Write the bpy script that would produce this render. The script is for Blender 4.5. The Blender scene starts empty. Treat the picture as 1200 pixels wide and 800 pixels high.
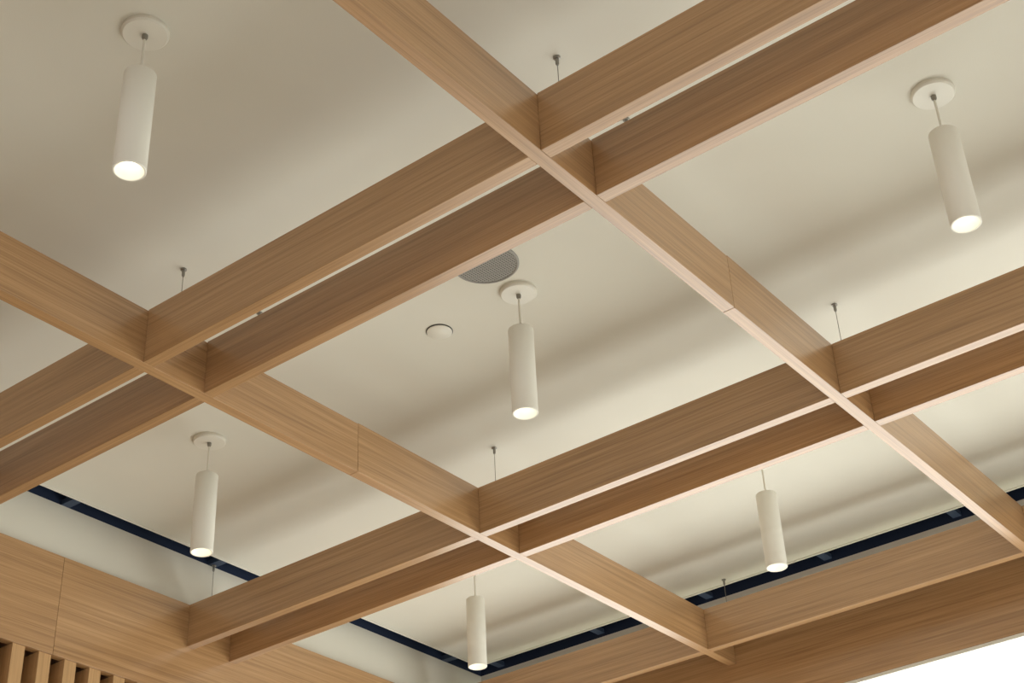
import bpy, bmesh, math
import numpy as np
from mathutils import Matrix, Vector

# ------------------------------------------------------------ camera calibration
def rodr(r):
    th=np.linalg.norm(r)
    if th<1e-12: return np.eye(3)
    k=r/th; K=np.array([[0,-k[2],k[1]],[k[2],0,-k[0]],[-k[1],k[0],0]])
    return np.eye(3)+math.sin(th)*K+(1-math.cos(th))*K@K
X0=np.array([.6163,-.4037,-.6761]);Z0=np.array([-.0496,.8316,-.5533])
Z0/=np.linalg.norm(Z0);X0-=Z0*(X0@Z0);X0/=np.linalg.norm(X0);Y0=np.cross(Z0,X0)
R0=np.stack([X0,Y0,Z0],axis=1)
names=['f','r1','r2','r3','x1','gx','px','y1','py','t','hc','zb','zt','cx','cy','fy','hx','h2']
p=np.array([1.730,0,0,0,.97,.094,.64,.64,.6,.08,1.17,.973,1.105,1.34,.95,1.86,.05,.175])
def model(p):
    q=dict(zip(names,p)); o=[]
    def P(x,y,z,u,v,w=1.0): o.append((x,y,z,u,v,w))
    x1,gx,px,y1,py,t,hc=[q[k] for k in ('x1','gx','px','y1','py','t','hc')]
    P(x1,y1,1,633,181);P(x1+gx,y1,1,698,232);P(x1+px,y1,1,980,461);P(x1+px+gx,y1,1,1020,491)
    P(x1,y1+py,1,170,426);P(x1+gx,y1+py,1,241,463);P(x1+px,y1+py,1,560,624);P(x1+px+gx,y1+py,1,605,646)
    P(x1+2*px,y1+py,1,835,758)
    P(x1,y1,1+t,628,108);P(x1+gx,y1,1+t,693,166);P(x1+px,y1,1+t,973,403)
    P(x1,y1+py,1+t,175,363);P(x1+gx,y1+py,1+t,243,401);P(x1+px,y1+py,1+t,558,570);P(x1+2*px,y1+py,1+t,832,713)
    P(x1+px,q['fy'],1,219,753);P(x1+px,q['fy'],1+t,220,707)
    for n,m,u,v in ((0,0,655,66),(0,1,219,314),(1,0,976,352),(1,1,578,521)):
        P(x1+q['hx']+n*px,y1+.009+m*py,hc,u,v)
    for m,u,v in ((0,733,139),(1,305,366)): P(x1+q['h2'],y1+.009+m*py,hc,u,v)
    for i,j,u,v in ((-1,0,172,37),(0,0,603,346),(0,-1,1093,112),(0,1,244,521)):
        P(q['cx']+i*px,q['cy']+j*py,hc,u,v)
    for i,j,u,v in ((-1,0,152,193),(0,0,612,487),(0,-1,1137,262),(0,1,235,651),(1,1,563,783),(1,0,914,666)):
        P(q['cx']+i*px,q['cy']+j*py,q['zb'],u,v)
    for i,j,u,v in ((-1,0,165,82),(0,0,606,388),(0,-1,1107,156),(0,1,241,562)):
        P(q['cx']+i*px,q['cy']+j*py,q['zt'],u,v)
    return q,o
def res(p,full=False):
    q,o=model(p);R=rodr(p[1:4])@R0;f=q['f']*1000;r=[]
    for x,y,z,u,v,w in o:
        c=R@np.array([x,y,z]); r+= [600+f*c[0]/-c[2]-u,400-f*c[1]/-c[2]-v]
    return np.array(r)
for it in range(40):
    r=res(p);J=np.zeros((len(r),len(p)))
    for k in range(len(p)):
        d=p.copy();d[k]+=1e-6;J[:,k]=(res(d)-r)/1e-6
    p=p-np.linalg.solve(J.T@J+1e-6*np.eye(len(p)),J.T@r)
q=dict(zip(names,p));Rw=rodr(p[1:4])@R0
S=3.1;CZ=1.5
def Zh(z): return CZ+z*S
x1,gx,px,y1,py=[q[k]*S for k in ('x1','gx','px','y1','py')]
FY=q['fy']*S; ZB=Zh(1);ZT=Zh(1+q['t']);ZC=Zh(q['hc'])
W=.05

scn=bpy.context.scene
scn.view_settings.view_transform='Standard'
cam=bpy.data.cameras.new('camera');co=bpy.data.objects.new('camera',cam);scn.collection.objects.link(co)
cam.sensor_width=36;cam.lens=36*q['f']*1000/1200;cam.clip_end=200
M=Matrix([list(Rw[i]) for i in range(3)]).transposed().to_4x4()
co.matrix_world=Matrix.Translation((0,0,CZ))@M
scn.camera=co

# ------------------------------------------------------------ materials
def newmat(n):
    m=bpy.data.materials.new(n);m.use_nodes=True;nt=m.node_tree;b=nt.nodes['Principled BSDF'];return m,nt,b
def plain(n,col,rough=.5,metal=0,emis=None,es=0,bump=0,bscale=200):
    m,nt,b=newmat(n);b.inputs['Roughness'].default_value=rough;b.inputs['Metallic'].default_value=metal
    tc=nt.nodes.new('ShaderNodeTexCoord');ns=nt.nodes.new('ShaderNodeTexNoise');ns.inputs['Scale'].default_value=3
    nt.links.new(tc.outputs['Object'],ns.inputs['Vector'])
    mx=nt.nodes.new('ShaderNodeMix');mx.data_type='RGBA'
    mx.inputs[6].default_value=(*[c*.97 for c in col],1);mx.inputs[7].default_value=(*[min(1,c*1.03) for c in col],1)
    nt.links.new(ns.outputs['Fac'],mx.inputs[0]);nt.links.new(mx.outputs[2],b.inputs['Base Color'])
    if bump:
        n2=nt.nodes.new('ShaderNodeTexNoise');n2.inputs['Scale'].default_value=bscale
        bp=nt.nodes.new('ShaderNodeBump');bp.inputs['Strength'].default_value=bump;bp.inputs['Distance'].default_value=.002
        nt.links.new(tc.outputs['Object'],n2.inputs['Vector']);nt.links.new(n2.outputs['Fac'],bp.inputs['Height']);nt.links.new(bp.outputs[0],b.inputs['Normal'])
    if emis: b.inputs['Emission Color'].default_value=(*emis,1);b.inputs['Emission Strength'].default_value=es
    return m
def wood(n,axis,dark,mid,light,rough=.36,coat=.9):
    m,nt,b=newmat(n);N=nt.nodes;L=nt.links
    tc=N.new('ShaderNodeTexCoord');oi=N.new('ShaderNodeObjectInfo')
    ad=N.new('ShaderNodeVectorMath');ad.operation='ADD'
    cm=N.new('ShaderNodeCombineXYZ');ml=N.new('ShaderNodeMath');ml.operation='MULTIPLY';ml.inputs[1].default_value=37.0
    L.new(oi.outputs['Random'],ml.inputs[0])
    for i in range(3): L.new(ml.outputs[0],cm.inputs[i])
    L.new(tc.outputs['Object'],ad.inputs[0]);L.new(cm.outputs[0],ad.inputs[1])
    def grain(across,along,detail,dist):
        mp=N.new('ShaderNodeMapping');sc=[across]*3;sc[axis]=along;mp.inputs['Scale'].default_value=sc
        ns=N.new('ShaderNodeTexNoise');ns.inputs['Scale'].default_value=1;ns.inputs['Detail'].default_value=detail;ns.inputs['Distortion'].default_value=dist
        L.new(ad.outputs[0],mp.inputs['Vector']);L.new(mp.outputs[0],ns.inputs['Vector']);return ns.outputs['Fac']
    g1=grain(55,.9,5,.15);g2=grain(200,2.6,3,0);g3=grain(9,.35,2,.6)
    a=N.new('ShaderNodeMath');a.operation='MULTIPLY_ADD';a.inputs[1].default_value=.40;L.new(g1,a.inputs[0])
    a2=N.new('ShaderNodeMath');a2.operation='MULTIPLY_ADD';a2.inputs[1].default_value=.42;L.new(g2,a2.inputs[0])
    a3=N.new('ShaderNodeMath');a3.operation='MULTIPLY';a3.inputs[1].default_value=.18;L.new(g3,a3.inputs[0])
    L.new(a3.outputs[0],a2.inputs[2]);L.new(a2.outputs[0],a.inputs[2])
    cr=N.new('ShaderNodeValToRGB');e=cr.color_ramp.elements
    e[0].position=.36;e[0].color=(*dark,1);e[1].position=.64;e[1].color=(*light,1)
    k=e.new(.5);k.color=(*mid,1)
    L.new(a.outputs[0],cr.inputs[0]);L.new(cr.outputs[0],b.inputs['Base Color'])
    b.inputs['Roughness'].default_value=rough
    b.inputs['Coat Weight'].default_value=coat;b.inputs['Coat Roughness'].default_value=.25;b.inputs['Coat IOR'].default_value=1.6
    bp=N.new('ShaderNodeBump');bp.inputs['Strength'].default_value=.08;bp.inputs['Distance'].default_value=.001
    L.new(a.outputs[0],bp.inputs['Height']);L.new(bp.outputs[0],b.inputs['Normal'])
    return m
D,Mi,Li=(.295,.160,.066),(.415,.235,.101),(.51,.305,.142)
wood_x=wood('oak_veneer_x',0,D,Mi,Li);wood_y=wood('oak_veneer_y',1,D,Mi,Li)
slatm=wood('oak_slat',2,(.42,.25,.11),(.52,.32,.15),(.60,.375,.185),coat=0)
ceilm=plain('ceiling_paint',(.765,.752,.668),.85,bump=.15)
wallm=plain('wall_paint',(.765,.752,.67),.85)
floorm=plain('floor_terrazzo',(.56,.54,.485),.5)
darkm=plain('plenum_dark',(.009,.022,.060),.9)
brk=plain('steel_bracket',(.04,.065,.12),.6,.2)
slatback=plain('slat_backing',(.19,.10,.05),.8)
whitem=plain('powder_white',(.81,.80,.72),.4)
metal=plain('hanger_metal',(.30,.29,.26),.35,.7)
wirem=plain('wire_metal',(.30,.28,.25),.4,.6)
grille=plain('grille_white',(.36,.355,.33),.6)
grilled=plain('grille_dark',(.06,.06,.06),.8)
refl=plain('lamp_reflector',(.85,.82,.74),.3,emis=(1,.87,.66),es=.22)
led=plain('lamp_led',(1,.95,.85),.3,emis=(1,.90,.70),es=4.2)
joint=plain('joint_shadow',(.16,.085,.045),.9)

# ------------------------------------------------------------ helpers
def link(name,me,mats,parent=None):
    o=bpy.data.objects.new(name,me);scn.collection.objects.link(o)
    for m in mats: me.materials.append(m)
    if parent: o.parent=parent
    return o
def empty(name,loc=(0,0,0)):
    o=bpy.data.objects.new(name,None);scn.collection.objects.link(o);o.location=loc;o.empty_display_size=.1;return o
def addbox(bm,a,b,mi=0):
    vs=[bm.verts.new((x,y,z)) for x in (a[0],b[0]) for y in (a[1],b[1]) for z in (a[2],b[2])]
    for f in ((0,1,3,2),(4,6,7,5),(0,4,5,1),(2,3,7,6),(0,2,6,4),(1,5,7,3)):
        fc=bm.faces.new([vs[i] for i in f]);fc.material_index=mi
def box(name,a,b,mat,parent=None,bevel=0):
    bm=bmesh.new();addbox(bm,a,b);me=bpy.data.meshes.new(name);bm.to_mesh(me);bm.free()
    o=link(name,me,[mat],parent)
    if bevel:
        md=o.modifiers.new('bevel','BEVEL');md.width=bevel;md.segments=2
    return o
def lathe(name,prof,mats,parent=None,seg=48,loc=(0,0,0),mi=None):
    bm=bmesh.new();rings=[]
    for r_,z in prof:
        if r_<1e-6: rings.append([bm.verts.new((0,0,z))])
        else: rings.append([bm.verts.new((r_*math.cos(2*math.pi*i/seg),r_*math.sin(2*math.pi*i/seg),z)) for i in range(seg)])
    for k in range(len(rings)-1):
        A,B=rings[k],rings[k+1]
        for i in range(seg):
            j=(i+1)%seg
            if len(A)==1 and len(B)==1: continue
            vs=[A[0],B[i],B[j]] if len(A)==1 else ([A[i],B[0],A[j]] if len(B)==1 else [A[i],B[i],B[j],A[j]])
            f=bm.faces.new(vs);f.smooth=True
            if mi: f.material_index=mi[k]
    bmesh.ops.recalc_face_normals(bm,faces=bm.faces)
    me=bpy.data.meshes.new(name);bm.to_mesh(me);bm.free()
    o=link(name,me,mats,parent);o.location=loc
    try: me.set_sharp_from_angle(angle=math.radians(35))
    except Exception: pass
    return o

# ------------------------------------------------------------ lattice
NX=range(-3,3);   # pairs
XMAXF=x1+2*px+gx  # right fascia face
XMINF=x1-3*px-.1
YMINF=y1-3*py
lat=empty('wood_beam_lattice')
ys=[y1+m*py for m in range(-2,2)]
FB=Zh(.912)
BV=.0015
JG=.001
mid=lambda n:x1+n*px+(gx+W+px)/2
for k,y in enumerate(ys):
    xs=[XMINF+W]+[mid(-2),mid(0)]+[XMAXF]
    for s in range(len(xs)-1):
        box('cross_beam_%d_%d'%(k,s),(xs[s]+(JG if s else 0),y,ZB),(xs[s+1]-JG,y+W,ZT-(.004 if s%2 else 0)),wood_x,lat,.001)
        if s: box('joint_%d_%d'%(k,s),(xs[s]-.02,y+.004,ZB+.004),(xs[s]+.02,y+W-.004,ZT-.008),joint,lat)
edges=[YMINF+W]+[v for y in ys for v in (y,y+W)]+[FY]
for n in NX:
    for b_ in (0,1):
        if n==2 and b_==1: continue
        xx=x1+n*px+b_*gx
        if xx<XMINF+.06: continue
        for s in range(0,len(edges),2):
            box('twin_board_%d_%d_%d'%(n+3,b_,s//2),(xx,edges[s]+.0005,ZB),(xx+W,edges[s+1]-.0005,ZT),wood_y,lat,BV)
segx=[XMINF,mid(-2),mid(0),XMAXF]
for s in range(len(segx)-1):
    box('fascia_side_%d'%s,(segx[s]+JG,FY,FB),(segx[s+1]-JG,FY+W,ZT),wood_x,lat,.001)
    if s: box('fascia_joint_%d'%s,(segx[s]-.02,FY+.004,FB+.004),(segx[s]+.02,FY+W-.004,ZT-.004),joint,lat)
box('fascia_end',(XMAXF,YMINF,FB),(XMAXF+W,FY+W,ZT),wood_y,lat,BV)
box('fascia_near_end',(XMINF,YMINF,FB),(XMINF+W,FY,ZT),wood_y,lat,BV)
box('fascia_near_side',(XMINF+W,YMINF,FB),(XMAXF,YMINF+W,ZT),wood_x,lat,BV)

# ------------------------------------------------------------ room shell
CX1=2.405*S;CX2=2.455*S;CY1=1.90*S;CY2=1.935*S
RX0=XMINF-.4;RY0=YMINF-.4
bx=box('ceiling',(RX0,RY0,ZC),(CX1,CY1,ZC+.03),ceilm)
box('trim_1',(RX0,CY1-.012,ZC-.006),(CX1,CY1+.002,ZC+.03),whitem)
box('trim_2',(CX1-.012,RY0,ZC-.006),(CX1+.002,CY1-.012,ZC+.03),whitem)
box('wall_east',(CX2,RY0,0),(CX2+.15,CY2+.15,ZC),wallm)
bm=bmesh.new()
addbox(bm,(RX0,CY2,FB+.12),(CX2,CY2+.15,ZC));addbox(bm,(RX0,CY2+.10,0),(CX2,CY2+.15,FB+.12))
me=bpy.data.meshes.new('wall_north');bm.to_mesh(me);bm.free();link('wall_north',me,[wallm])
box('wall_west',(RX0-.15,RY0,0),(RX0,CY2+.15,ZC+.6),wallm)
box('wall_south',(RX0,RY0-.15,0),(CX2+.15,RY0,ZC+.6),wallm)
box('floor',(RX0-.15,RY0-.15,-.1),(CX2+.15,CY2+.15,0),floorm)
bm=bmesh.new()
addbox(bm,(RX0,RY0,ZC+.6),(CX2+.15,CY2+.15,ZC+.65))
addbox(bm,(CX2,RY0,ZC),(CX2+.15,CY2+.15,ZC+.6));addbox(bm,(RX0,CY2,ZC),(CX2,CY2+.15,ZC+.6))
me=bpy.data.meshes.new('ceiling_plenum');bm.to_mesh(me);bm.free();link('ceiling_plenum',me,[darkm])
bm=bmesh.new()
for n in range(-3,3):
    x=x1+n*px+q['hx']*S
    for dx in (0,px*.5):
        if XMINF<x+dx<CX1-.1: addbox(bm,(x+dx-.025,CY1+.003,ZC+.0),(x+dx+.025,CY2,ZC+.03))
y=-3
while y<CY1: addbox(bm,(CX1+.003,y,ZC+.02),(CX2,y+.05,ZC+.05));y+=.8
me=bpy.data.meshes.new('ceiling_edge_brackets');bm.to_mesh(me);bm.free();link('ceiling_edge_brackets',me,[brk])
# slat wall below left fascia
sw=empty('wood_slat_wall')
SB=CY2+.085
bm=bmesh.new()
x=XMINF
while x<XMAXF-.05:
    addbox(bm,(x,FY+.01,0),(x+.07,SB,FB-.001));x+=.15
me=bpy.data.meshes.new('slats');bm.to_mesh(me);bm.free();link('slats',me,[slatm],sw)
box('backing_panel',(XMINF,SB,0),(XMAXF,SB+.01,FB+.1),slatback,sw)

# luminous window wall under end fascia
win=empty('window_1')
pane=plain('window_daylight',(.9,.9,.9),.2,emis=(.97,1,.96),es=2.45)
wx=XMAXF+.02
box('pane',(wx,YMINF+.1,.5),(wx+.01,FY-.002,FB-.02),pane,win)
box('frame_top',(wx-.015,YMINF+.1,FB-.02),(wx+.03,FY-.002,FB-.001),whitem,win)
box('frame_bottom',(wx-.02,YMINF+.1,.42),(wx+.04,FY-.002,.5),whitem,win)
box('sill_wall',(wx,YMINF+.1,0),(wx+.1,FY-.002,.42),wallm,win)

# ------------------------------------------------------------ pendants
ccx,ccy=q['cx']*S,q['cy']*S
PB=Zh(q['zb']);PT=Zh(q['zt']);R=.052
for i in range(-2,2):
    for j in range(-2,2):
        X,Y=ccx+i*px,ccy+j*py
        e=empty('pendant_light',(X,Y,ZC))
        lathe('canopy',[(0,0),(.078,0),(.078,-.012),(.072,-.018),(0,-.018)],[whitem],e,loc=(0,0,0))
        lathe('cord_grip',[(0,-.018),(.010,-.018),(.010,-.030),(.006,-.038),(0,-.038)],[metal],e,seg=20)
        t=PT-ZC;b=PB-ZC
        lathe('stem',[(.0045,-.03),(.0045,t)],[whitem],e,seg=12)
        lathe('tube',[(0,t+.0),(R-.004,t),(R,t-.004),(R,b+.002),(R-.002,b),(R-.006,b),(R-.007,b+.002),(R-.012,b+.035),(.030,b+.055),(0,b+.055)],
              [whitem,refl],e,seg=64,mi=[0,0,0,0,0,0,1,1,1])
        lathe('led_module',[(.027,b+.0545),(.025,b+.050),(0,b+.048)],[led],e,seg=32)
        L=bpy.data.lights.new('lamp','SPOT');L.energy=34;L.color=(1,.91,.76);L.spot_size=math.radians(75);L.spot_blend=.6;L.shadow_soft_size=.02
        lo=bpy.data.objects.new('lamp',L);scn.collection.objects.link(lo);lo.parent=e;lo.location=(0,0,b+.03)

# ------------------------------------------------------------ cable hangers
for k,y in enumerate(ys+[FY]):
    for n in range(-3,3):
        for hi,hx in enumerate((q['hx'],q['h2'])):
            if hi and n>0: continue
            if k==4 and (hi or n==2): continue
            X=x1+n*px+hx*S
            if X<XMINF: continue
            if n==2: X=XMAXF+W/2
            Y=y+W/2
            e=empty('suspension_cable',(X,Y,ZC-.0005))
            d=ZT-ZC+.0005
            lathe('anchor',[(0,0),(.013,0),(.013,-.004),(.0065,-.006),(.0065,-.030),(.004,-.036),(0,-.036)],[metal],e,seg=16)
            lathe('wire',[(.0016,-.03),(.0016,d+.01)],[wirem],e,seg=8)
            lathe('gripper',[(0,d+.03),(.006,d+.028),(.006,d+.0005),(0,d+.0005)],[metal],e,seg=12)

# ------------------------------------------------------------ ceiling devices
def onceil(u,v):
    d=np.array([u-600,400-v,-q['f']*1000]);w=Rw.T@d;w=w/w[2]*q['hc'];return w[0]*S,w[1]*S
X,Y=onceil(569,308.5)
e=empty('ceiling_speaker',(X,Y,ZC))
RS=.130
lathe('rim',[(RS-.004,0),(RS+.006,0),(RS+.006,-.006),(RS,-.009),(RS-.004,-.007),(RS-.004,0)],[grille],e,seg=64)
lathe('backing',[(0,-.002),(RS-.002,-.002)],[grilled],e,seg=48)
bm=bmesh.new();st=.0115
for a in range(-11,12):
    for dr in (0,1):
        c=a*st
        h=math.sqrt(max(0,(RS-.002)**2-c*c))
        if dr: addbox(bm,(c-.0030,-h,-.0055),(c+.0030,h,-.0045))
        else: addbox(bm,(-h,c-.0030,-.0054),(h,c+.0030,-.0044))
me=bpy.data.meshes.new('grille');bm.to_mesh(me);bm.free();link('grille',me,[grille],e)
X,Y=onceil(515,388)
e=empty('sprinkler_cover',(X,Y,ZC))
lathe('escutcheon',[(0,-.001),(.058,-.001),(.058,-.003),(0,-.003)],[grilled],e)
lathe('plate',[(0,-.004),(.055,-.004),(.055,-.007),(.052,-.009),(0,-.010)],[whitem],e)

# ------------------------------------------------------------ light
def area(name,loc,rot,sx,sy,power,col):
    L=bpy.data.lights.new(name,'AREA');L.shape='RECTANGLE';L.size=sx;L.size_y=sy;L.energy=power;L.color=col
    o=bpy.data.objects.new(name,L);scn.collection.objects.link(o);o.location=loc;o.rotation_euler=rot;return o
area('fill_west',(RX0+.05,1,2.2),(0,math.radians(-90),0),3.2,8,98,(.96,.93,1))  # added area fill in front of the solid west wall, no window built
area('fill_south',(2,RY0+.05,2.2),(math.radians(90),0,0),8,3.2,64,(.97,.97,1))  # second added fill lamp, set before the windowless south wall
w=bpy.data.worlds.new('world');scn.world=w;w.use_nodes=True
w.node_tree.nodes['Background'].inputs[0].default_value=(.9,.93,1,1);w.node_tree.nodes['Background'].inputs[1].default_value=.3
